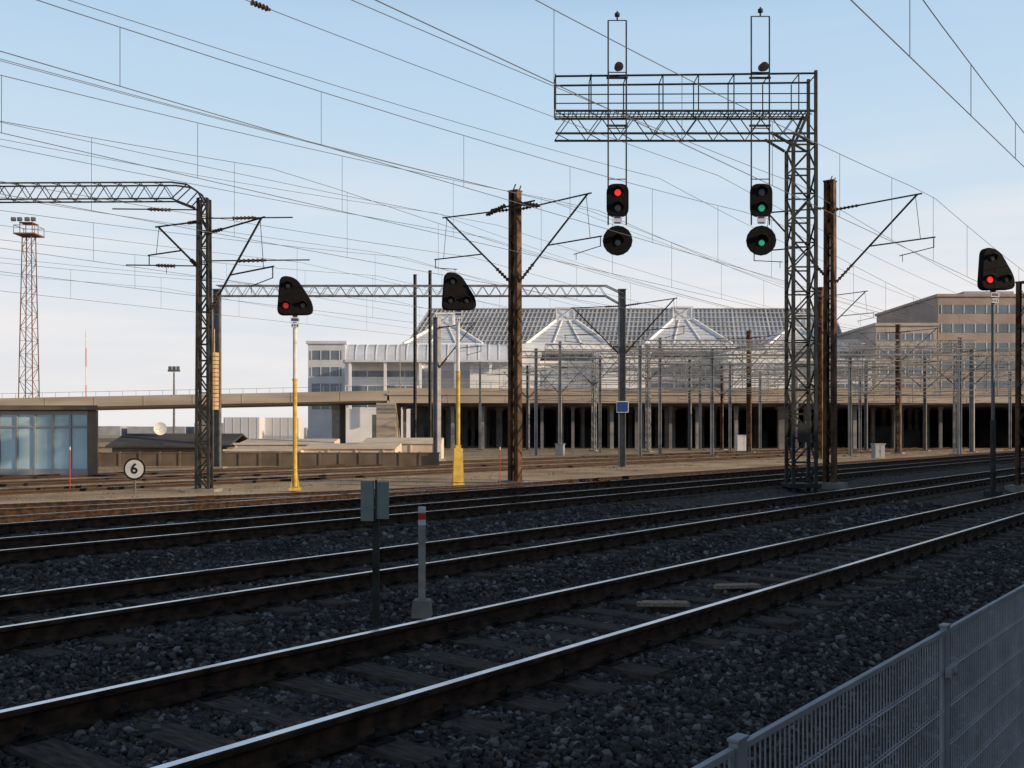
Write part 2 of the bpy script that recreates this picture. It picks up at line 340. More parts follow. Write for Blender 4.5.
# ---------------------------------------------------------------- trusses and masts
def truss(mb,p0,p1,h,w,n,r=.035,side=Vector((0,1,0)),mi=0,cr=1.6):
    p0,p1=Vector(p0),Vector(p1); up=Vector((0,0,1))
    C=[(up*a*h/2+side*b*w/2) for a in(-1,1) for b in(-1,1)]
    for c in C: mb.beam(p0+c,p1+c,r*cr,mi=mi)
    for k in range(n):
        a=p0.lerp(p1,k/n); b=p0.lerp(p1,(k+.5)/n); c=p0.lerp(p1,(k+1)/n)
        for sg in(-1,1):
            o=side*sg*w/2
            mb.beam(a+o-up*h/2,b+o+up*h/2,r,mi=mi); mb.beam(b+o+up*h/2,c+o-up*h/2,r,mi=mi)
            o=up*sg*h/2
            mb.beam(a+o-side*w/2,b+o+side*w/2,r*.8,mi=mi)
def cantilever(t,sg,R,zt,zs,mats=('dsteel',),k=1.,rot=0):
    mb=MB(); ins=MB(); ins2=MB(); y=0; tip=(sg*R,y,zt+.12)
    P=lambda a,b,f:tuple(Vector(a).lerp(Vector(b),f))
    a=(sg*.22,y,zt); mb.tube(P(a,tip,.3),(tip[0]+sg*.15,y,tip[2]+.01),.026*k,6); ins.ribbed(a,P(a,tip,.3),.03*k,.06*k,6)
    b=(sg*.22,y,zs); mb.tube(P(b,tip,.22),tip,.032*k,6); ins2.ribbed(b,P(b,tip,.22),.035*k,.07*k,6)
    c=P(b,tip,.42); zr=c[2]
    mb.tube(c,(sg*(R+.55),y,zr+.05),.024*k,6)
    mb.tube((sg*R*.98,y,tip[2]),(sg*(R+.1),y,zr+.05),.010*k,5)
    mb.tube((sg*(R+.5),y,zr+.02),(sg*(R+.5),y,zr-.28),.018*k,5)
    mb.tube((sg*(R+.5),y,zr-.26),(sg*(R-.55),y,zr-.42),.015*k,5)
    mb.tube((sg*(R-.45),y,zr-.38),(sg*(R-.45),y,zr-.62),.01*k,5)
    for n_,m_,q in(('cantilever_arm',mb,mats),('insulator',ins,['insul']),('insulator',ins2,['insul'])): part(t,n_,m_,q,rot=(0,0,rot))
def channel_mast(t,h,w=.4,dp=.3,mats='rsteel',step=.55,taper=.8):
    mb=MB()
    for sg in(-1,1):
        mb.beam((sg*w/2,0,-.3),(sg*w/2*taper,0,h),.07,dp)
        mb.beam((sg*(w/2-.04),-dp/2,-.3),(sg*(w/2*taper-.04),-dp/2,h),.09,.018)
        mb.beam((sg*(w/2-.04),dp/2,-.3),(sg*(w/2*taper-.04),dp/2,h),.09,.018)
    z=.3;i=0
    while z<h-.3:
        ww=w*(1-(1-taper)*z/h); 
        for yy in(-dp/2-.012,dp/2+.012):
            mb.beam((-ww/2*(1 if i%2 else -1),yy,z),(ww/2*(1 if i%2 else -1),yy,z+step),.05,.016)
        z+=step;i+=1
    mb.box(0,0,h+.02,w*taper+.1,dp+.06,.05)
    part(t,'mast_column',mb,[mats])
    f=MB(); f.box(0,0,-.1,.9,.8,.28); part(t,'concrete_footing',f,['pale'])
def lattice_mast(t,h,w=.42,mats='dsteel',n=16,r=.05,taper=.75):
    mb=MB()
    cs=[(a,b) for a in(-1,1) for b in(-1,1)]
    W=lambda z:w*(1-(1-taper)*z/h)/2
    for a,b in cs: mb.beam((a*w/2,b*w/2,-.3),(a*W(h),b*W(h),h),r*1.5)
    for k in range(n):
        z0=h*k/n; z1=h*(k+1)/n
        for i,(ax) in enumerate(((1,0),(-1,0),(0,1),(0,-1))):
            def pt(u,z): return (ax[0]*W(z) or u*W(z), ax[1]*W(z) or u*W(z), z)
            s=1 if k%2 else -1
            mb.beam(pt(-s,z0),pt(s,z1),r*.8); 
        for u in(-1,1): mb.beam((-W(z1),u*W(z1),z1),(W(z1),u*W(z1),z1),r*.6)
    part(t,'mast_column',mb,[mats])
    f=MB(); f.box(0,0,-.1,w+.5,w+.5,.28); part(t,'concrete_footing',f,['pale'])
RG='overhead line masts beside the tracks'
D=34.4
t=thing('catenary_mast','rust brown riveted channel mast with arms to both sides','overhead line mast',(PX(515,D),D,0),-TH,RG)
channel_mast(t,PZ(192,D),.36,.27); cantilever(t,1,3.0,9.35,6.9); cantilever(t,-1,3.2,9.4,6.9)
mb=MB(); mb.tube((-.9,-.2,9.45),(1.0,-.2,9.5),.03,6); part(t,'cross_bar',mb,['dsteel'])
mb=MB(); mb.ribbed((.3,-.2,9.5),(1.2,-.2,9.3),.05,.09,7); part(t,'insulator',mb,['insul'])
mb=MB(); mb.ribbed((-.3,-.2,9.5),(-1.1,-.2,9.3),.05,.09,7); part(t,'insulator',mb,['insul'])
D=33.3
t=thing('catenary_mast','rust brown channel mast standing beside the signal gantry','overhead line mast',(PX(830,D),D,0),-TH,RG)
channel_mast(t,PZ(182,D),.33,.26); cantilever(t,1,2.8,9.1,6.7); cantilever(t,-1,2.2,9.2,7.0)
D=31.5
t=thing('catenary_mast','brown channel mast next to a red signal','overhead line mast',(PX(1023,D),D,0),-TH,RG)
channel_mast(t,PZ(283,D),.36,.28)
D=29.7; X=PX(204,D)
t=thing('catenary_portal','dark lattice mast carrying a long lattice beam with curved corner','overhead line portal',(X,D,0),0,'lattice portals over the tracks')
lattice_mast(t,PZ(199,D),.36,'dsteel',18,.05)
mb=MB(); zt=PZ(194,D); truss(mb,(-14.2,0,zt),(-.9,0,zt+.06),.48,.4,22,.02,cr=2)
pr=[Vector((-.9,0,zt+.30)),Vector((-.45,0,zt+.24)),Vector((-.12,0,zt+.02)),Vector((.1,0,zt-.4))]
for yy in(-.2,.2):
    for i in range(3): mb.beam(pr[i]+Vector((0,yy,0)),pr[i+1]+Vector((0,yy,0)),.045)
    mb.beam((-.9,yy,zt-.18),(-.2,yy,zt-.45),.045); mb.beam((-.9,yy,zt-.18),pr[1]+Vector((0,yy,0)),.028); mb.beam((-.45,yy,zt-.35),pr[2]+Vector((0,yy,0)),.028)
part(t,'portal_beam',mb,['dsteel'])
cantilever(t,1,2.7,7.6,5.2,rot=-TH); cantilever(t,-1,2.4,8.0,6.6,rot=-TH)
for dx,z in((-2.6,8.25),(2.7,8.0),(-2.2,6.6),(3.2,6.75)):
    mb=MB(); mb.tube((0,-.3,z),(dx,-.3,z+.03),.02,6); part(t,'side_arm',mb,['dsteel'])
    mb=MB(); mb.ribbed((dx*.35,-.3,z),(dx*.6,-.3,z+.02),.035,.065,6); part(t,'insulator',mb,['insul'])
def hmast(t,h,x=0,w=.3,mats='steel'):
    mb=MB()
    mb.box(x-w/2,0,h/2-.15,.05,w,h+.3); mb.box(x+w/2,0,h/2-.15,.05,w,h+.3); mb.box(x,0,h/2-.15,w-.05,.03,h+.3); mb.box(x,0,h+.02,w+.1,w+.05,.04)
    part(t,'mast_column',mb,[mats])
    f=MB(); f.box(x,0,-.1,.8,.8,.25); part(t,'concrete_footing',f,['pale'])
D=49; 
t=thing('catenary_portal','grey steel portal with long lattice beam, blue sign on its mast','overhead line portal',(PX(622,D),D,0),0,'lattice portals over the tracks')
hmast(t,PZ(290,D)); xl=PX(217,D)-PX(622,D); hmast(t,PZ(290,D),xl)
mb=MB(); z=PZ(292,D); truss(mb,(xl,0,z+.05),(-.8,0,z+.05),.5,.4,30,.024,cr=2)
for yy in(-.2,.2): mb.beam((-.8,yy,z+.3),(.05,yy,z-.1),.05); mb.beam((-.8,yy,z-.2),(-.1,yy,z-.6),.05)
part(t,'portal_beam',mb,['steel'])
mb=MB(); mb.prism(rounded([(-.3,-.28),(.3,-.28),(.3,.28),(-.3,.28)],.05),-.02,.02); o=part(t,'sign_plate',mb,['white'],(0,-.22,PZ(407,D)))
mb=MB(); mb.prism(rounded([(-.26,-.24),(.26,-.24),(.26,.24),(-.26,.24)],.04),-.012,.0); part(o,'sign_face',mb,['pblue'],(0,-.022,0))
mb=MB()
for i in range(14): mb.tube((xl,-.45,PZ(410,D)+i*.2),(xl,-.45,PZ(410,D)+i*.2+.17),.22,12)
mb.tube((xl,-.45,PZ(410,D)),(xl,-.45,PZ(330,D)),.03,6); part(t,'counterweight',mb,['tan'])
for sg in(1,-1): cantilever(t,sg,2.9,7.9,5.6,rot=-TH)

def far_mast(px,ytop,D,kind,lab,cant=(1,-1),w=.32,m='psteel'):
    t=thing('catenary_mast',lab,'overhead line mast',(PX(px,D),D,0),-TH,RG); h=PZ(ytop,D)
    if kind=='c': channel_mast(t,h,w,.28,'rsteel',1.0)
    elif kind=='h': hmast(t,h,0,w,m)
    else: lattice_mast(t,h,w,m,14)
    for sg in cant: cantilever(t,sg,3.0,h-.6,h-3,('steel',),k=1.15)
    return t
far_mast(437,318,61,'h','grey steel mast beyond the signals',(1,))
far_mast(749,331,86,'c','rusty mast in front of the road bridge')
far_mast(898,325,82,'c','rusty mast in front of the road bridge')
far_mast(648,345,88,'l','grey lattice mast in front of the road bridge')
far_mast(972,350,88,'h','grey steel mast near the office block',(1,))
far_mast(594,352,93,'l','grey lattice mast in front of the road bridge')
far_mast(690,360,97,'h','grey steel mast under the bridge edge',w=.22,m='steel')
far_mast(866,362,96,'h','grey steel mast under the bridge edge',w=.22,m='steel')
far_mast(528,366,97,'h','grey steel mast under the bridge edge',w=.22,m='steel')
far_mast(560,362,99,'l','grey lattice mast in front of the road bridge',w=.22)
far_mast(722,364,99,'h','grey steel mast under the bridge edge',w=.2,m='rsteel')
far_mast(796,358,95,'l','grey lattice mast in front of the road bridge',w=.25)
far_mast(925,356,94,'h','grey steel mast under the bridge edge',w=.22,m='steel')
far_mast(820,288,66,'c','rusty mast beyond the gantry',(1,))
far_mast(956,345,78,'l','grey lattice mast near the office block',(1,-1))
far_mast(415,275,78,'h','slender dark mast rising above the station roofs',(),.16,'dsteel')
far_mast(430,271,80,'h','slender dark mast rising above the station roofs',(),.16,'dsteel')
def far_portal(pa,pb,ytop,D,n):
    t=thing('catenary_portal','thin grey portal spanning several tracks before the bridge','overhead line portal',(PX(pa,D),D,0),0,'lattice portals over the tracks')
    h=PZ(ytop,D); hmast(t,h,0,.18,'psteel'); xr=PX(pb,D)-PX(pa,D); hmast(t,h,xr,.18,'psteel')
    mb=MB(); truss(mb,(-1.2,0,h-.4),(xr+1.2,0,h-.4),.45,.4,n,.028,cr=2.2); 
    part(t,'portal_beam',mb,['psteel'])
    for z_ in(h-1.15,h-2.0,h-2.9):
        mb=MB(); mb.path([(x,-.1,z_-.25*math.sin(math.pi*x/xr)) for x in np.linspace(0,xr,9)],.028,5); part(t,'cross_span_wire',mb,['psteel'])
    for i in range(int(xr/4.2)):
        mb=MB(); x=2+i*4.2+random.uniform(-.8,.8); mb.tube((x,0,h-.6),(x,0,h-3.1),.03,5); mb.tube((x-.6,0,h-2.9),(x+2.3,0,h-2.75),.03,5); mb.tube((x-1.2,0,h-1.3),(x+1.9,0,h-1.2),.028,5); mb.tube((x+1.5,0,h-1.2),(x+.1,0,h-2.7),.026,5)
        part(t,'registration_hanger',mb,['psteel'])
far_portal(536,712,349,72,22); far_portal(660,960,338,76,34); far_portal(600,900,356,84,32); far_portal(520,860,368,92,36); far_portal(760,1010,372,97,26); far_portal(640,1040,346,68,40); far_portal(480,700,362,99,26); far_portal(730,1060,362,88,36); far_portal(560,820,342,80,30); far_portal(850,1080,352,72,22)

# ---------------------------------------------------------------- overhead wires
WG='overhead contact lines above the tracks'
def catenary(d,ssup,z0=7.0,zl=7.85,zh=9.0,span=60,s0=-25,s1=200,r=.0078,dd=4.0,lab='thin dark contact wire and sagging carrier wire with droppers'):
    t=thing('overhead_line',lab,'overhead line',TW(0,d),-TH,WG)
    def zm(s):
        u=((s-ssup)/span)%1.0; return zl+(zh-zl)*(2*u-1)**2
    mb=MB(); mb.path([(0,s,z0) for s in np.arange(s0,s1,15)],r); part(t,'contact_wire',mb,['copper'])
    mb=MB(); mb.path([(0,s,zm(s)) for s in np.arange(s0,s1,2.5)],r); part(t,'carrier_wire',mb,['copper'])
    s=s0+1.3
    while s<75:
        if s>.0:
            mb=MB(); mb.tube((0,s,z0),(0,s,zm(s)),.006,4); part(t,'dropper',mb,['copper'])
        s+=dd
catenary(4.0,57,6.63,7.15,9.4,dd=3.1)
catenary(8.87,32,7.0,8.0)
catenary(14.15,32)
catenary(18.0,27)
catenary(22.2,18,6.9)
catenary(29.3,30); catenary(33.6,33); catenary(38.2,35)
def feeder(d,z,lab='single dark feeder wire hanging between masts',sag=.7,ssup=30,r=.0078,ins=None,s0=-25):
    mb=MB(); pts=[]
    for s in np.arange(s0,200,2.5):
        u=((s-ssup)/60)%1; pts.append((0,s,z-sag*(1-(2*u-1)**2)))
    t=thing('feeder_wire',lab,'overhead wire',TW(0,d),-TH,'feeder wires'); mb.path(pts,r); part(t,'wire',mb,['copper'])
    if ins is not None:
        i=MB(); u=((ins-ssup)/60)%1; zz=z-sag*(1-(2*u-1)**2); i.ribbed((0,ins,zz),(0,ins+.4,zz),.03,.06,5); part(t,'insulator',i,['insul'])
feeder(20.1,9.7); feeder(24.3,9.7); feeder(24.9,9.3); feeder(15,10.15,ins=11.4); feeder(25.6,8.6); feeder(31,9.4); feeder(36,9.5); feeder(12.2,9.4); feeder(21.6,10.2); feeder(42,9.3); feeder(47,9.3)
feeder(17.2,10.4,sag=1.1); feeder(27.5,10.6,sag=1.2)

# ---------------------------------------------------------------- signals
def hood(mb,cx,cz,r,y0,ln,mi=0,n=12):
    vs=[]
    for rr in(r,r-.012):
        for k in range(n+1):
            a=math.radians(-10+200*k/n)
            for yy in(y0,y0-ln*(.35+.65*max(0,math.sin(a)))): vs.append((cx+rr*math.cos(a),yy,cz+rr*math.sin(a)))
    m=2*(n+1); fs=[]
    for k in range(n): 
        a=2*k; fs+=[(a,a+1,a+3,a+2),(m+a,m+a+2,m+a+3,m+a+1),(a+1,m+a+1,m+a+3,a+3),(a,a+2,m+a+2,m+a)]
    fs+=[(0,m,m+1,1),(m-2,m-1,2*m-1,2*m-2)]
    mb.add(vs,fs,mi)
def lens(par,cx,cz,r,y,m,lab=None):
    mb=MB(); mb.prism(circ(0,0,r,20),-.03,0); mb.prism(circ(0,0,r*.7,20),-.045,-.03)
    return part(par,'lamp_lens',mb,[m],(cx,y,cz),label=lab)
def tri_signal(px,D,yt,yb,yel,lab,rot,lit,ybase,lm='red'):
    t=thing('railway_signal',lab,'railway signal',(PX(px,D),D,0),rot,'triangular lamp signals on posts')
    zc=(PZ(yt,D)+PZ(yb,D))/2; H=PZ(yt,D)-PZ(yb,D); k=H/2
    off=-.03
    T=[(-.88*k,-1.02*k),(1.0*k,-.95*k),(.98*k,-.35*k),(.12*k,.98*k),(-.72*k,1.08*k)]
    T=[(x+off,z) for x,z in T]
    tri=rounded(T,.40*k,8); tri_s=[(x*.94,z*.94) for x,z in tri]; sm_=[(x*.7+.05,z*.72) for x,z in tri]
    mb=MB(); mb.loft([(tri_s,-.14),(tri,-.10),(tri,.06),([(x*.85+.02,z*.85) for x,z in tri],.16),(sm_,.30)])
    o=part(t,'signal_head',mb,['bface'],(0,-.1,zc))
    pos=[(-.30*k+off,.50*k),(-.42*k+off,-.52*k),(.45*k+off,-.50*k)]
    for i,(x,z) in enumerate(pos):
        hb=MB(); hood(hb,x,z,.24*k,-.14,.17); part(o,'lamp_hood',hb,['black'])
        lens(o,x,z,(.12 if i!=lit else .15)*k,-.14,lm if i==lit else 'lensoff','glowing red lens' if i==lit else None)
    zb=PZ(yb,D)
    pl=MB(); pl.box(0,0,0,.26,.02,.13,0); pl.box(0,-.013,0,.2,.006,.08,1); part(t,'number_plate',pl,['white','pblue'],(0,-.09,zb-.12))
    pl=MB(); pl.box(0,0,0,.22,.02,.12,0)
    for i in range(3): pl.box(-.07+.07*i,-.013,0,.035,.006,.07,1)
    part(t,'number_plate',pl,['white','pblue'],(0,-.09,zb-.29))
    zy=PZ(ybase,D)
    mb=MB(); mb.tube((0,0,zy),(0,0,zb),.06 if yel else .05,10); mb.tube((0,0,zb-.02),(0,0,zb+.3),.08,10); part(t,'post',mb,['white' if yel else 'steel'])
    if yel:
        mb=MB(); mb.tube((0,0,.1),(0,0,zy),.064 if yel==1 else .07,10); mb.tube((0,0,zy-.02),(0,0,zy+.04),.08,10)
        if yel==2: mb.prism(rounded([(-.17,.1),(.17,.1),(.14,1.2),(-.14,1.2)],.04),-.11,.11); mb.box(0,0,1.25,.18,.16,.1)
        else:
            for q in(-1,1): mb.beam((q*.12,0,0),(0,0,.9),.04)
        mb.box(0,0,.03,.36,.36,.08); part(t,'yellow_post_base',mb,['yellow'])
    else:
        mb=MB(); mb.tube((0,0,-.2),(0,0,zy),.075,10); mb.box(0,0,-.08,.35,.35,.2); part(t,'post_base',mb,['dsteel'])
tri_signal(295,29.7,278,316,1,'black triangular signal on white and yellow post, faint red lamp',math.radians(12),1,380,'dred')
tri_signal(458,32.4,274,311,2,'black triangular signal on white and yellow post with yellow base box',math.radians(12),99,372)
tri_signal(993,28.9,250,291,0,'black triangular signal with glowing red lamp on grey post',math.radians(10),1,420)

# gantry
D=31.5; GX=PX(801,D)
t=thing('signal_gantry','dark steel cantilever gantry with railed walkway over the tracks','signal gantry',(GX,D,0),0)
k=D/F
def gx(px): return (px-803)*k
def gz(py): return PZ(py,D)
mb=MB(); W=.78/2; zt=gz(148)
for a in(-1,1):
    for b_ in(-1,1): mb.beam((a*W*.9,b_*W,-.3),(a*W*.9,b_*W,zt),.1)
n=14
for i in range(n):
    z0=zt*i/n; z1=zt*(i+1)/n
    for q in(-1,1):
        s=1 if i%2 else -1
        mb.beam((-W*.9*s,q*W,z0),(W*.9*s,q*W,z1),.045); mb.beam((q*W*.9,-W*s,z0),(q*W*.9,W*s,z1),.045)
        mb.beam((-W*.9,q*W,z1),(W*.9,q*W,z1),.045)
mb.box(0,0,.05,1.0,1.0,.12); mb.box(-.02,-.42,1.7,.4,.06,.6)
part(t,'tower',mb,['gantry'])
mb=MB()
for q in(-W,W):
    mb.beam((gx(814),q,zt-.3),(gx(814),q,gz(75)),.09)
    mb.beam((gx(790),q,zt),(gx(770),q,gz(136)),.07); mb.beam((gx(793),q,zt),(gx(808),q,gz(113)),.08); mb.beam((gx(812),q,zt),(gx(795),q,gz(138)),.06)
part(t,'corner_bracket',mb,['gantry'])
mb=MB(); truss(mb,(gx(557),0,gz(126)),(gx(814),0,gz(126)),.70,.8,8,.026,cr=2.2); part(t,'walkway_beam',mb,['gantry'])
mb=MB(); x=gx(558)
while x<gx(813): mb.box(x,0,gz(114.5),.02,.56,.03); x+=.13
for q in(-.28,0,.28): mb.box((gx(557)+gx(814))/2,q,gz(114),gx(814)-gx(557),.02,.03)
part(t,'walkway_grating',mb,['gantry'])
mb=MB()
for q in(-.42,.42):
    for py in(78,98): mb.tube((gx(557),q,gz(py+3 if py==78 else py+1)),(gx(815),q,gz(py)),.018 if py==98 else .032,6)
    for px in(557,592,627,663,698,733,768,797): mb.tube((gx(px),q,gz(114)),(gx(px),q,gz(80)),.02,6)
for px in(557,592,627,663,698,733,768,797,814): mb.tube((gx(px),-.42,gz(79)),(gx(px),.42,gz(79)),.018,6)
mb.tube((gx(557),-.42,gz(98)),(gx(557),.42,gz(98)),.022,6)
part(t,'guard_rail',mb,['gantry'])
def hang_signal(px,lab,up,lo,ytop):
    t=thing('railway_signal',lab,'railway signal',(PX(px,D-.62),D-.62,gz(208.5)),0,'double-head signals hanging from the gantry')
    z=lambda py:gz(py)-gz(205)
    mb=MB()
    for q in(-.28,.28): mb.tube((q,.08,z(225)),(q,.08,z(ytop+4)),.024,6)
    for py in(ytop+4,75,130,180): mb.tube((-.28,.08,z(py)),(.28,.08,z(py)),.016,6)
    for py in(80,127): mb.box(0,.12,z(py),.66,.08,.05)
    mb.tube((0,.08,z(ytop+4)),(0,.08,z(ytop-5)),.025,6); mb.tube((0,.08,z(ytop)),(0,.08,z(ytop-3)),.08,8)
    part(t,'hanger_frame',mb,['dsteel'])
    mb=MB(); mb.tube((0,-.05,z(72)),(0,-.42,z(75)),.11,12,.14); mb.tube((0,.08,z(72)),(0,-.05,z(72)),.05,8); part(t,'floodlight',mb,['dsteel'])
    mb=MB(); mb.prism(rounded([(-.34,-.5),(.34,-.5),(.34,.52),(-.34,.52)],.26),-.04,.04); h=part(t,'upper_signal_head',mb,['bface'],(0,-.02,z(202)))
    mb=MB(); mb.prism(rounded([(-.24,-.42),(.24,-.42),(.24,.42),(-.24,.42)],.1),.04,.26); part(h,'lamp_housing',mb,['black'])
    for zz in(.24,-.24): mb=MB(); hood(mb,0,zz,.19,-.04,.2); part(h,'lamp_hood',mb,['black'])
    for i,zz in enumerate((.24,-.24)): lens(h,0,zz,.10,-.04,up if i==(0 if up=='red' else 1) else 'lensoff','glowing %s lens'%up if i==(0 if up=='red' else 1) else None)
    mb=MB(); mb.box(0,-.05,z(221),.26,.02,.22,0); mb.box(0,-.065,z(224),.18,.008,.05,1); mb.box(0,-.065,z(218.5),.18,.008,.05,1)
    part(t,'number_plate',mb,['white','pblue'])
    mb=MB(); mb.prism(circ(0,0,.46,16),-.04,.04); h=part(t,'lower_signal_head',mb,['bface'],(0,-.02,z(241)))
    mb=MB(); mb.prism(circ(0,0,.32,14),.04,.24); part(h,'lamp_housing',mb,['black'])
    mb=MB(); hood(mb,-.0,-.03,.2,-.04,.2); part(h,'lamp_hood',mb,['black'])
    lens(h,0,-.08,.09,-.04,lo,'glowing green lens' if lo=='green' else None)
hang_signal(617.5,'black hanging signal with upper red lamp lit, below gantry walkway','red','lensoff',20)
hang_signal(761,'black hanging signal with green lamps lit, below gantry walkway','green','green',16)

# ---------------------------------------------------------------- small trackside things
D=29.3
t=thing('speed_sign','round white board with black ring and number 6 on short post','railway sign',(PX(135,D),D,0))
zc=PZ(469,D)
mb=MB(); mb.tube((0,0,-.2),(0,0,zc-.1),.03,8); part(t,'post',mb,['steel'])
mb=MB(); mb.prism(circ(0,0,.32,32),-.05,-.025,0); o=part(t,'disc',mb,['black'],(0,0,zc))
mb=MB(); mb.prism(circ(0,0,.27,32),-.058,-.05,0); part(o,'disc_face',mb,['white'])
cu=bpy.data.curves.new('digit','FONT'); cu.body='6'; cu.size=.42; cu.align_x='CENTER'; cu.align_y='CENTER'; cu.extrude=.003; cu.offset=.008
to=bpy.data.objects.new('digit',cu); col.objects.link(to); bpy.context.view_layer.update()
dm=bpy.data.meshes.new_from_object(to.evaluated_get(bpy.context.evaluated_depsgraph_get())); bpy.data.objects.remove(to)
dm.materials.clear(); dm.materials.append(M['black'])
part(o,'digit_marking',dm,None,(0,-.064,0),rot=(math.radians(90),0,0))
D=9.55
t=thing('trackside_board','grey green twin panel board on dark post between tracks','trackside sign',(PX(376,D),D,-.1),math.radians(-6))
mb=MB(); mb.box(0,0,.45,.06,.05,1.2); part(t,'post',mb,['dsteel'])
mb=MB(); mb.box(-.07,-.05,1.165,.125,.03,.38); part(t,'board',mb,['bgrey'])
mb=MB(); mb.box(.07,-.04,1.17,.125,.03,.35); mb.box(0,-.02,1.17,.2,.03,.06); part(t,'board',mb,['bgrey'])
mb=MB(); mb.box(.012,-.045,1.17,.012,.05,.39); part(t,'edge_strip',mb,['dsteel'])
D=9.85
t=thing('marker_post','weathered pale marker post with red band and concrete block foot','marker post',(PX(422,D),D,-.1))
mb=MB(); mb.prism(rounded([(-.033,.1),(.033,.1),(.033,1.08),(-.033,1.08)],.012),-.03,.03); part(t,'post',mb,['post'])
mb=MB(); mb.box(0,0,.99,.070,.064,.055); part(t,'red_band',mb,['redp'])
mb=MB(); mb.box(0,0,1.055,.071,.065,.055); part(t,'white_band',mb,['white'])
mb=MB(); mb.box(0,0,.93,.069,.063,.05); part(t,'white_band',mb,['white'])
mb=MB(); mb.prism(rounded([(-.1,0),(.1,0),(.085,.17),(-.085,.17)],.02),-.09,.09); part(t,'foot_block',mb,['pale'])
for px,yb,yt in((70,489,450),(500,484,450)):
    D=1720/(yb-432); mb=MB(); mb.tube((0,0,-.1),(0,0,PZ(yt,D)),.014,6); mb.tube((0,0,PZ(yt,D)),(0,0,PZ(yt,D)+.1),.02,6,mi=1)
    solo('marker_stake','thin red stake standing in the ballast','stake',mb,['redp','white'],(PX(px,D),D,0),0,'thin red stakes')
for px,D,w_,h_,m_ in((743,92,1.3,1.4,'lwall'),(878,66,.7,.9,'gwall'),(560,74,.6,.8,'gwall')):
    t=thing('relay_cabinet','small pale metal equipment cabinet beside the tracks','cabinet',(PX(px,D),D,0),random.uniform(-.3,.3),'trackside equipment cabinets')
    mb=MB(); mb.box(0,0,h_/2,w_,.5,h_); part(t,'body',mb,[m_])
    mb=MB(); mb.box(0,0,h_+.03,w_+.1,.6,.06); part(t,'lid',mb,[m_])
    for q in(-1,1): mb=MB(); mb.box(q*w_/4,-.262,h_/2,w_/2-.06,.02,h_-.14); mb.box(q*.05,-.28,h_/2,.02,.02,.12); part(t,'door',mb,[m_])

# ---------------------------------------------------------------- fence
FD=.9; top=1.075; ps=[-1.15,.37,1.89,3.41,4.93,6.45]
for i,s in enumerate(ps):
    mb=MB(); mb.box(0,0,.34,.02,.044,1.5); mb.box(0,0,top+.02,.026,.05,.006); mb.box(.02,0,.95,.02,.08,.03); mb.box(.02,0,.5,.02,.08,.03)
    mb.tube((.03,0,.95),(.04,0,.95),.012,8); mb.tube((.03,0,.5),(.04,0,.5),.012,8)
    solo('fence_post','slim galvanised steel fence post beside the railway','fence post',mb,['galv'],TW(s,FD),-TH,'galvanised fence posts')
for s in ps[:-1]:
    t=thing('mesh_fence','blue grey galvanised welded mesh fence section','fence',TW(s+.76,FD),-TH,'welded mesh fence sections')
    mb=MB(); a=.73
    mb.beam((0,-a,top),(0,a,top),.014,.014); mb.beam((0,-a,-.35),(0,a,-.35),.014,.02); mb.beam((0,-a,-.35),(0,-a,top),.01); mb.beam((0,a,-.35),(0,a,top),.01)
    part(t,'panel_frame',mb,['galv'])
    mb=MB(); y=-a+.025
    while y<a: mb.tube((0,y,-.35),(0,y,top),.0022,5); y+=.026
    z=-.3
    while z<top-.02:
        mb.tube((.005,-a,z),(.005,a,z),.0025,5); mb.tube((-.005,-a,z),(-.005,a,z),.0025,5); z+=.125
    part(t,'wire_mesh',mb,['galv'])
for i in range(9):
    s0=random.uniform(3.2,5.8); d0=random.uniform(1.6,2.6); mb=MB(); l=random.uniform(.7,1.5); a=random.uniform(1.2,3.4); hgt=random.uniform(.12,.35)
    pts=[(l*u*math.cos(a),l*u*math.sin(a),hgt*math.sin(u*2.6)+.02*math.sin(u*9+i)) for u in np.linspace(0,1,14)]
    mb.path(pts,.003,4); mb.path([pts[7],tuple(Vector(pts[9])+Vector((.1,.05,.1)))],.002,4)
    solo('dry_stem','thin dry arching weed stem in the ballast','plant',mb,['twig'],TW(s0,d0,zprof(d0)),0,'dry weed stems')
gt=MB()
for i in range(1500):
    d0=random.choice([random.uniform(23.5,28),random.uniform(30.8,32.2),random.uniform(35.2,37),random.uniform(40,60),random.uniform(40,75)]); s0=random.uniform(5,110)
    for j in range(5):
        x=-d0+random.uniform(-.15,.15); y=s0+random.uniform(-.15,.15); h=random.uniform(-.03,.07); q=random.uniform(-.1,.1)
        gt.add([(x-.015,y,-.06),(x+.015,y,-.06),(x+q,y+q,h)],[(0,1,2)])
solo('dry_grass','sparse dry yellow grass along the sunlit tracks','grass',gt.mesh('dry_grass',['dgrass'],recalc=False),None,(0,0,0),-TH,kind='stuff')

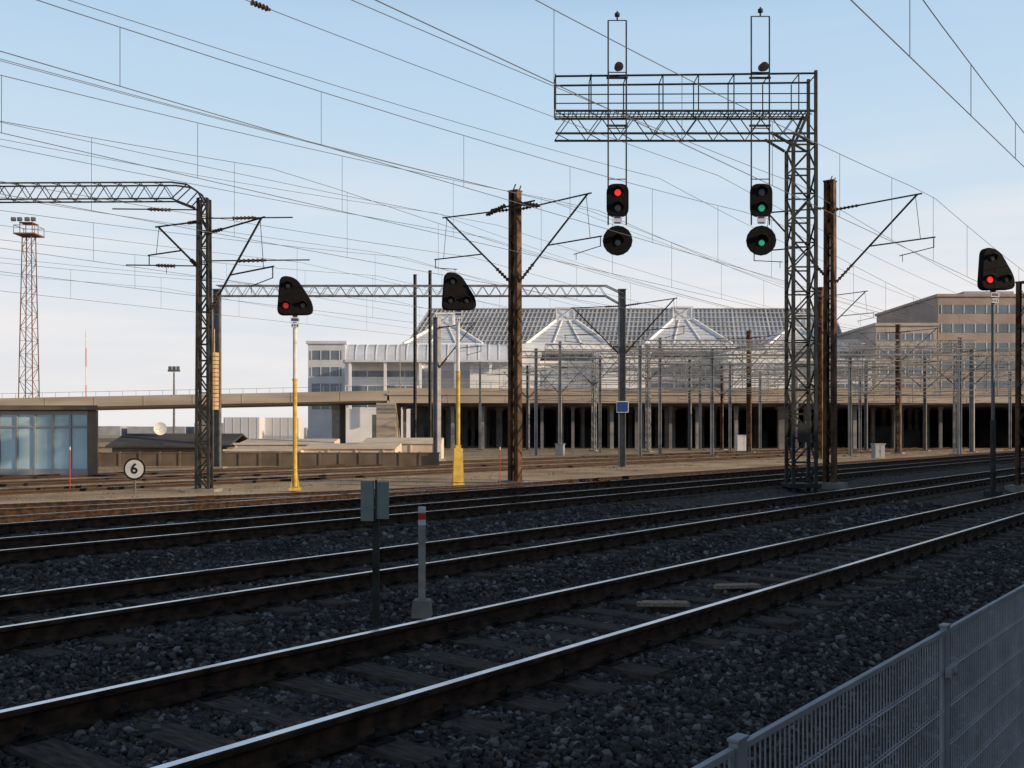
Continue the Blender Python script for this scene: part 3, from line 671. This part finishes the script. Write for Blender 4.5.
# ---------------------------------------------------------------- low structures at left
D=40.; x0=PX(-90,D); x1=PX(97,D)
t=thing('glazed_building','low flat-roofed building with pale frosted glass panels','building',((x0+x1)/2,D,0)); hw=(x1-x0)/2; h=PZ(404,D)
mb=MB(); mb.foot([(-hw,.12),(hw,.12),(hw-3.6,7),(-hw,7)],-.2,h-.26,0); mb.box2(hw-.35,hw,-.05,.12,-.2,h-.26,0); part(t,'wall',mb,['brown'])
mb=MB(); mb.foot([(-hw-.2,-.3),(hw+.15,-.3),(hw-3.5,7.2),(-hw-.2,7.2)],h-.24,h-.06); part(t,'roof',mb,['brown'])
n=10; pw=(2*hw-.35)/n; fr=MB()
for i in range(n):
    a=-hw+i*pw
    mb=MB(); mb.box2(a+.05,a+pw-.05,.03,.07,.25,h-.95,0); part(t,'window_panel',mb,['lglass'])
    mb=MB(); mb.box2(a+.05,a+pw-.05,.03,.07,h-.87,h-.42,0); part(t,'window_panel',mb,['lglass'])
    fr.box2(a-.04,a+.04,-.03,.1,0,h-.3)
fr.box2(-hw,hw-.35,-.02,.09,.0,.25); fr.box2(-hw,hw-.35,-.02,.09,h-.95,h-.87); fr.box2(-hw,hw-.35,-.02,.09,h-.42,h-.27)
part(t,'window_frame',fr,['gwall'])
D=52.
for i in range(17):
    xa=PX(100+i*20,D); xb=PX(120+i*20,D); mb=MB()
    mb.box2(xa+.03,xb-.05,-.04,.04,-.1,.6); mb.box2(xa,xb,-.07,.07,.601,.66); mb.box2(xa-.06,xa+.03,-.08,.08,-.1,.7)
    solo('yard_wall','low grey-brown panel wall section along the yard','wall',mb,['brown'],(0,D,0),0,'low yard wall sections')
for (pa,pb,yt,yb,D) in((235,330,439,452,62),(300,395,444,454,58),(360,440,438,452,64),(225,300,447,456,57)):
    mb=MB(); xa,xb=PX(pa,D),PX(pb,D); z=PZ(yt,D); mb.extr([(0,-.1),(0,z*.72),(3.2,z),(3.6,z-.05),(3.6,-.1)],xa,xb)
    j=xa
    while j<xb: mb.box2(j,j+.1,-.06,.0,-.1,z*.72,0); j+=1.6
    mb.box2(xa-.1,xb+.1,-.12,0.,z*.72,z*.72+.12)
    solo('platform_shelter','low pale peach slab shelter catching the sun','shed',mb,['bank'],(0,D,0),0,'low pale sheds')
D=66.; xa,xb=PX(112,D),PX(226,D)
t=thing('storage_shed','low shed with dark pitched roof','shed',((xa+xb)/2,D,0)); hw=(xb-xa)/2
mb=MB(); mb.box2(-hw,hw,0,6,-.1,.7); part(t,'wall',mb,['brown'])
mb=MB(); mb.extr([(-.4,.7),(3,1.5),(6.4,.7),(6.4,.8),(3,1.62),(-.4,.8)],-hw-.3,hw+.3); part(t,'roof',mb,['droof'])
for px,r in((148,.44),):
    t=thing('satellite_dish','small white satellite dish on the dark shed roof','satellite dish',(PX(px,D),D+2.2,1.45),.5)
    mb=MB(); mb.tube((0,0,0),(0,0,.45),.04,6); mb.tube((0,-.05,.45),(0,-.5,.6),.015,5); part(t,'mount',mb,['steel'])
    mb=MB(); vs=[(0,0,0)]; 
    for ring in(1,2,3):
        for i in range(16): a=2*math.pi*i/16; q=r*ring/3; vs.append((q*math.cos(a),-.35*(ring/3)**2*r,q*math.sin(a)))
    fs=[(0,1+i,1+(i+1)%16) for i in range(16)]
    for ring in(0,1):
        for i in range(16): fs.append((1+ring*16+i,1+(ring+1)*16+i,1+(ring+1)*16+(i+1)%16,1+ring*16+(i+1)%16))
    mb.add(vs,fs); part(t,'reflector',mb,['white'],(0,-.06,.5),smooth=True)
for px,D in((245,88),(284,90)):
    t=thing('box_trailer','white box trailer parked beyond the low sheds','trailer',(PX(px,D),D,0),0,'parked white trailers')
    mb=MB(); mb.box(0,0,1.9,3.1,2.4,2.2); 
    for q in range(-2,3): mb.box(q*.7,-1.21,1.9,.05,.03,2.1)
    part(t,'body',mb,['lwall'])
    for q in(-.9,.9):
        mb=MB(); mb.tube((q,-1.1,.45),(q,1.1,.45),.45,14); part(t,'wheel',mb,['black'])
D=122.; X=PX(29,D)
t=thing('floodlight_tower','tall faded red lattice tower with lamp platform on top','lighting tower',(X,D,0),0,'tall lattice towers')
h=PZ(236,D); mb=MB(); W=lambda z:(1.9-(1.9-1.1)*z/h)/2
for a in(-1,1):
    for b_ in(-1,1): mb.beam((a*W(0),b_*W(0),0),(a*W(h),b_*W(h),h),.10)
n=16
for i in range(n):
    z0=h*i/n; z1=h*(i+1)/n; s=1 if i%2 else -1
    for q in(-1,1):
        mb.beam((-W(z0)*s,q*W(z0),z0),(W(z1)*s,q*W(z1),z1),.05); mb.beam((q*W(z0),-W(z0)*s,z0),(q*W(z1),W(z1)*s,z1),.05)
        mb.beam((-W(z1),q*W(z1),z1),(W(z1),q*W(z1),z1),.04)
part(t,'lattice_shaft',mb,['tower'])
mb=MB(); mb.box(0,0,h+.1,2.6,2.6,.15); mb.box(0,0,h+1.5,1.6,1.6,.1)
for a in(-1.25,1.25):
    for b_ in(-1.25,1.25): mb.beam((a,b_,h),(a,b_,h+1.1),.06); mb.beam((a*.6,b_*.6,h),(a*.6,b_*.6,h+1.6),.07)
for a in(-1.25,1.25): mb.beam((a,-1.25,h+1.1),(a,1.25,h+1.1),.06); mb.beam((-1.25,a,h+1.1),(1.25,a,h+1.1),.06)
part(t,'platform',mb,['tower'])
for q in(-1.2,-.45,.45,1.2):
    mb=MB(); mb.box(0,0,0,.5,.3,.45); mb.prism(circ(0,0,.18,12),-.2,-.15); part(t,'lamp',mb,['steel'],(q,-1.4,h+1.75))
D=150.
t=thing('floodlight_tower','small distant lamp mast above the road ramp','lighting tower',(PX(174,D),D,0),0,'tall lattice towers')
h=PZ(372,D); mb=MB(); mb.tube((0,0,0),(0,0,h),.2,8,.12); part(t,'shaft',mb,['steel'])
for q in(-.6,0,.6): mb=MB(); mb.box(q,0,h+.6,.4,.4,.5); mb.box(q,0,h+.2,.6,.3,.3); part(t,'lamp',mb,['steel'])
D=200.; mb=MB()
for i in range(6): z0=i*3.7; mb.tube((0,0,z0),(0,0,z0+3.7),.1,6,mi=i%2)
solo('radio_mast','thin distant red and white mast','mast',mb,['redp','white'],(PX(86,D),D,0),0)

# ---------------------------------------------------------------- road bridge
D=104.
t=thing('road_bridge','wide concrete road bridge with dark column-filled space beneath','bridge',(PX(390,D),D,0)); X0=PX(390,D)
wd=PX(1500,D)-X0; zt=PZ(388,D); zb=PZ(403,D)
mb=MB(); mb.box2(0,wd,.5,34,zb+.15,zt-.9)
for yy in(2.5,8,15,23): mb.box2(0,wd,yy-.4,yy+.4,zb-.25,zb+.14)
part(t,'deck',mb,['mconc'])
mb=MB(); mb.box2(-.3,wd,0,.5,zb,zt-.75,0); mb.box2(-.3,wd,-.12,.5,zt-.75,zt-.55,0); mb.box2(-.3,wd,.1,.35,zt-.55,zt,0)
j=0
while j<wd: mb.box2(j,j+.06,-.02,.0,zb+.02,zt-.77,0); j+=6
part(t,'parapet',mb,['conc'])
def colm(wi,m):
    cm=MB(); cm.box(0,0,zb/2-.2,wi,wi,zb+.1-.2); cm.box(0,0,zb-.45,wi*1.5,wi*1.5,.3); return cm.mesh('column',[m])
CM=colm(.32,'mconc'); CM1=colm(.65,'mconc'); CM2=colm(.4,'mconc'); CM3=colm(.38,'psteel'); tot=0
for r,(yy,st) in enumerate(((2.5,3.6),(8,2.7),(15,2.6),(23,2.7))):
    x=2+r*1.1
    while x<62 and tot<99:
        m_=random.choice((CM,CM,CM3,CM1)) if r<2 else CM2
        part(t,'column',m_,None,(x+random.uniform(-1,1),yy+random.uniform(-.3,.3),0)); x+=st*random.uniform(.7,1.4); tot+=1
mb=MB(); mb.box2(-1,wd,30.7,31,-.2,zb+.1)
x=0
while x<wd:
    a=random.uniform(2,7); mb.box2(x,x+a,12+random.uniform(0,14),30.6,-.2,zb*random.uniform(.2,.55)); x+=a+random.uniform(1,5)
part(t,'shade_back_wall',mb,['dconc'])  # dark wall added behind the columns to deepen the shade below the deck
mb=MB(); mb.box2(-1.4,.6,-.2,5,-.2,zb,0); mb.box2(-1.9,-1.4,.2,5,-.2,zb-1.2,0); part(t,'abutment_pier',mb,['conc'])
mb=MB(); j=0
while j<wd: mb.tube((j,.22,zt),(j,.22,zt+.75),.022,5); j+=1.5
for z in(.4,.75): mb.tube((0,.22,zt+z),(wd,.22,zt+z),.022,5)
part(t,'railing',mb,['psteel'])
t=thing('road_ramp','sloping concrete ramp bridge on slim piers','bridge',(X0,D,0))
xl=PX(-200,D)-X0; zl1=PZ(404,D)
def zr(x): return zt-.25+(x/xl)*(zl1-zt-.4)*.6
mb=MB(); n=12
for i in range(n):
    a=xl*i/n; b_=xl*(i+1)/n
    for (y0,y1,o0,o1,mi) in((0,.4,-1.05,0,0),(.4,9,-1.2,-.75,0)):
        za,zb_=zr(a),zr(b_)
        mb.add([(a,y0,za+o0),(a,y1,za+o0),(a,y1,za+o1),(a,y0,za+o1),(b_,y0,zb_+o0),(b_,y1,zb_+o0),(b_,y1,zb_+o1),(b_,y0,zb_+o1)],[(0,1,2,3),(4,7,6,5),(0,4,5,1),(1,5,6,2),(2,6,7,3),(3,7,4,0)],mi)
    mb.box2(a,a-.08,-.03,0,za-1.0,za-.05)
part(t,'deck',mb,['conc'])
for q in(-6,-20,-34,-48): 
    mb=MB(); mb.box2(q-.4,q+.4,2,6,-.2,zr(q)-1.1); part(t,'pier',mb,['pale'])
mb=MB(); 
for i in range(44): x=xl*i/44; mb.tube((x,.2,zr(x)),(x,.2,zr(x)+.5),.02,5)
for i in range(n): a=xl*i/n; b_=xl*(i+1)/n; mb.tube((a,.2,zr(a)+.5),(b_,.2,zr(b_)+.5),.02,5)
part(t,'railing',mb,['psteel'])
for px,yt,D in((400,345,108),(455,352,120),(545,346,108),(620,350,122),(700,342,108),(775,350,122),(850,345,108),(930,350,122)):
    t=thing('street_lamp','grey street lamp standing on the road bridge','street lamp',(PX(px,D),D,zt-.8),0,'street lamps on the bridge')
    h=PZ(yt,D)-zt+.8; mb=MB(); mb.tube((0,0,0),(0,0,h),.06,6,.035); mb.tube((0,0,h),(1.1,0,h+.15),.03,6); part(t,'pole',mb,['psteel'])
    mb=MB(); mb.box(1.35,0,h+.15,.6,.25,.1); part(t,'lamp_head',mb,['lwall'])

# ---------------------------------------------------------------- station and offices
def bands(t,x0,x1,y,z0,z1,n,frac=.5,m='glass',mull=2.4,fm='lwall'):
    H=(z1-z0)/n
    for i in range(n):
        a=z0+H*i+H*(1-frac)/2; b_=a+H*frac
        mb=MB(); mb.box2(x0,x1,y-.05,y+.1,a,b_,0); o=part(t,'window_band',mb,[m])
        fr=MB(); x=x0
        while x<=x1+.01: fr.box2(x-.08,x+.08,y-.12,y-.05,a,b_,0); x+=mull
        part(o,'window_frame',fr,[fm])
def block(name,lab,pa,pb,yt,D,dep,wm,n,frac=.5,gm_='glass',mull=2.4,z0=0):
    xa,xb=PX(pa,D),PX(pb,D); h=PZ(yt,D)
    t=thing(name,lab,'building',(xa,D,0)); w_=xb-xa
    mb=MB(); mb.box2(0,w_,0,dep,z0,h-.5); part(t,'wall',mb,[wm])
    mb=MB(); mb.box2(-.3,w_+.3,-.3,dep+.3,h-.5,h); part(t,'roof',mb,[wm])
    bands(t,.6,w_-.6,0,max(z0,5),h-1,n,frac,gm_,mull)
    return t,w_,h
block('office_block','small grey office block with window bands behind the ramp',308,345,341,172,14,'lwall',4,.55,mull=1.6)
t,w_,h=block('station_pavilion','white stepped station pavilion with glass walls',345,420,360,160,20,'wwall',3,.4,mull=3)
for bx in((2,10,-2,6,1.6),(11,w_-1,2,9,.9)):
    mb=MB(); mb.box2(bx[0],bx[1],bx[2],bx[3],h+.002,h+bx[4]); part(t,'roof_penthouse',mb,['wwall'])
block('station_hall','long low station wing with glazed front above the bridge',420,640,361,165,25,'wwall',3,.5,'cglass',2.6)
block('station_hall','long low station wing with glazed front above the bridge',640,872,358,168,25,'lwall',3,.55,'glass',2.6)
for pa,pb,yt,DD in((470,540,352,158),(600,650,350,160),(728,790,351,162)):
    block('roof_pavilion','bulky white stepped roof volume of the station',pa,pb,yt,DD,10,'wwall',2,.35,'cglass',3,z0=6)
D=156.; xa,xb=PX(345,D),PX(520,D); t=thing('barrel_roof_walkway','long pale barrel roof over station walkway','building',(xa,D,0)); w_=xb-xa
zc=PZ(360,D); n=10; mb=MB(); R=2.8
pl=[(R-R*math.cos(math.pi*i/n),zc+R*.95*math.sin(math.pi*i/n)) for i in range(n+1)]
mb.extr(pl+[(2*R,zc-.3),(0,zc-.3)],0,w_); part(t,'barrel_roof',mb,['cglass'])
mb=MB(); x=0
while x<w_:
    for i in range(n): mb.beam((x,pl[i][0]-.0,pl[i][1]+.05),(x,pl[i+1][0],pl[i+1][1]+.05),.14,.12)
    x+=1.6
part(t,'roof_rib',mb,['wwall'])
x=.5
while x<w_: mb=MB(); mb.box2(x,x+.4,.3,.7,zt-1,zc-.3); mb.box2(x-.1,x+.5,.2,.8,zc-.5,zc-.31); part(t,'support',mb,['wwall']); x+=5.5
D=200.
t=thing('glass_roof_hall','large flat-topped station hall with steep grid-patterned glazing','building',(0,D,0)); DP=8.
xl0,xl1=PX(406,D),PX(430,D+DP); xr0,xr1=PX(846,D),PX(832,D+DP); z0=PZ(346,D); z1=PZ(309,D+DP)
mb=MB(); A=Vector((xl0,0,z0)); B=Vector((xr0,0,z0)); C=Vector((xr1,DP,z1)); E=Vector((xl1,DP,z1))
mb.add([A,B,C,E,(xl1,60,z1),(xr1,60,z1),(xl0,68,z0),(xr0,68,z0)],[(0,1,2,3),(3,2,5,4),(0,3,4,6),(1,7,5,2),(4,5,7,6)]); part(t,'glass_roof',mb,['roofglass'])
mb=MB(); n=96
for i in range(n+1):
    a=A.lerp(B,i/n)+Vector((0,-.2,.05)); b_=E.lerp(C,i/n)+Vector((0,-.2,.05)); mb.beam(a,b_,.10 if i%8 else .24,.1)
for j in range(9):
    f=j/8; mb.beam(A.lerp(E,f)+Vector((0,-.26,.1)),B.lerp(C,f)+Vector((0,-.26,.1)),.10 if j not in(0,8) else .5,.12)
part(t,'glazing_bar',mb,['lwall'])
mb=MB(); mb.box2(xl0,xr0,.3,50,0,z0-.3); part(t,'wall',mb,['lwall'])
bands(t,xl0+1,xr0-1,.3,PZ(388,D),z0-1,3,.55,'glass',3)
def pyramid(px,ytop,sc,D=182.):
    t=thing('pyramid_skylight','pale louvred pyramid rooflight with glazed cap','rooflight',(PX(px,D),D,0),0,'pyramid rooflights on the station')
    zb=PZ(344,D); zt=PZ(ytop+13,D); R=PX(512+40*sc,D); r=PX(512+9*sc,D); cy=R
    def ring(f,o=0): q=R+(r-R)*f+o; return [Vector((a*q,cy+b*q,zb+(zt-zb)*f)) for a,b in((-1,-1),(1,-1),(1,1),(-1,1))]
    mb=MB(); n=8
    for i in range(n):
        b_=ring((i+.72)/n); c=ring((i+1)/n)
        a2=ring(i/n,.12); b2=ring((i+.72)/n,.12)
        mb.add(a2+b2,[(k,(k+1)%4,4+(k+1)%4,4+k) for k in range(4)]+[(3,2,1,0),(4,5,6,7)],0)
        mb.add(b_+c,[(k,(k+1)%4,4+(k+1)%4,4+k) for k in range(4)],1)
    part(t,'louvred_roof',mb.mesh('louvred_roof',['cglass','lwall']),None)
    mb=MB(); a=ring(0,.25); b_=ring(1,.25)
    for k in range(4): mb.beam(a[k],b_[k],.5); 
    for f in(.33,.67): mb.beam(a[0].lerp(a[1],f),b_[0].lerp(b_[1],f),.22)
    mb.beam(a[0],a[1],.3); mb.beam(b_[0],b_[1],.3)
    part(t,'edge_beam',mb,['wwall'])
    mb=MB(); h=PZ(ytop,D)-zt
    for a_ in(-1,1):
        for b__ in(-1,1): mb.box(a_*r,cy+b__*r,zt+h/2,.22,.22,h)
    mb.box(0,cy,zt+h,2*r+.5,2*r+.5,.3); mb.box(0,cy,zt,2*r+.5,2*r+.5,.3)
    mb.beam((-r,cy-r-.05,zt),(r,cy-r-.05,zt+h),.12); mb.beam((r,cy-r-.05,zt),(-r,cy-r-.05,zt+h),.12); part(t,'cap_frame',mb,['wwall'])
    mb=MB(); mb.box(0,cy,zt+h/2,2*r-.3,2*r-.3,h-.4); part(t,'cap_glass',mb,['cglass'])
    mb=MB(); mb.box2(-R-1,R+1,-.6,2*R,zb-1.4,zb); part(t,'base',mb,['wwall'])
pyramid(567,304,1.0); pyramid(688,303,1.05); pyramid(443,310,.95); pyramid(806,312,.9)
t,w_,h=block('office_block','tall rose-beige office block with dark window bands',938,1120,294,178,30,'pink',6,.45,'glass',2.0)
mb=MB(); mb.box2(6,15,3,14,h,h+.9); part(t,'roof_penthouse',mb,['gwall'])
t,w_,h=block('office_block','lower beige office block with rows of windows',876,937,323,176,30,'beige',5,.45,'glass',1.5)
block('office_block','pale stepped annex between station and offices',836,876,341,182,20,'lwall',4,.45,'glass',2.0)
# unseen building added beyond the fence, sized to shade the near tracks
t=thing('shade_building','unseen plain brick building added alongside the fence to shade the tracks','building',TW(35,-14.),-TH)
hor=tosun.xy.dot(Vector((CT,-ST)))
Hh=(18.2+14)/hor*math.sin(EL)
mb=MB(); mb.box2(0,14,-130,130,-.5,Hh-.3); part(t,'wall',mb,['pink'])
mb=MB(); mb.box2(-.001,14.3,-130.3,130.3,Hh-.3,Hh); part(t,'roof',mb,['droof'])
for i in range(24):
    mb=MB(); mb.box(-.04,0,0,.1,2.4,1.6); mb.box(-.1,0,0,.06,.08,1.6); part(t,'window',mb,['glass'],(0,-125+i*10.8,3.2))
mb=MB()
for i in range(40):
    X=-420+i*30+random.uniform(-6,6); hh=random.uniform(3,7); mb.box2(X,X+random.uniform(16,32),0,20,0,hh)
solo('distant_buildings','hazy low skyline far beyond the yard','skyline',mb,['gwall'],(0,480,0),0,kind='stuff')
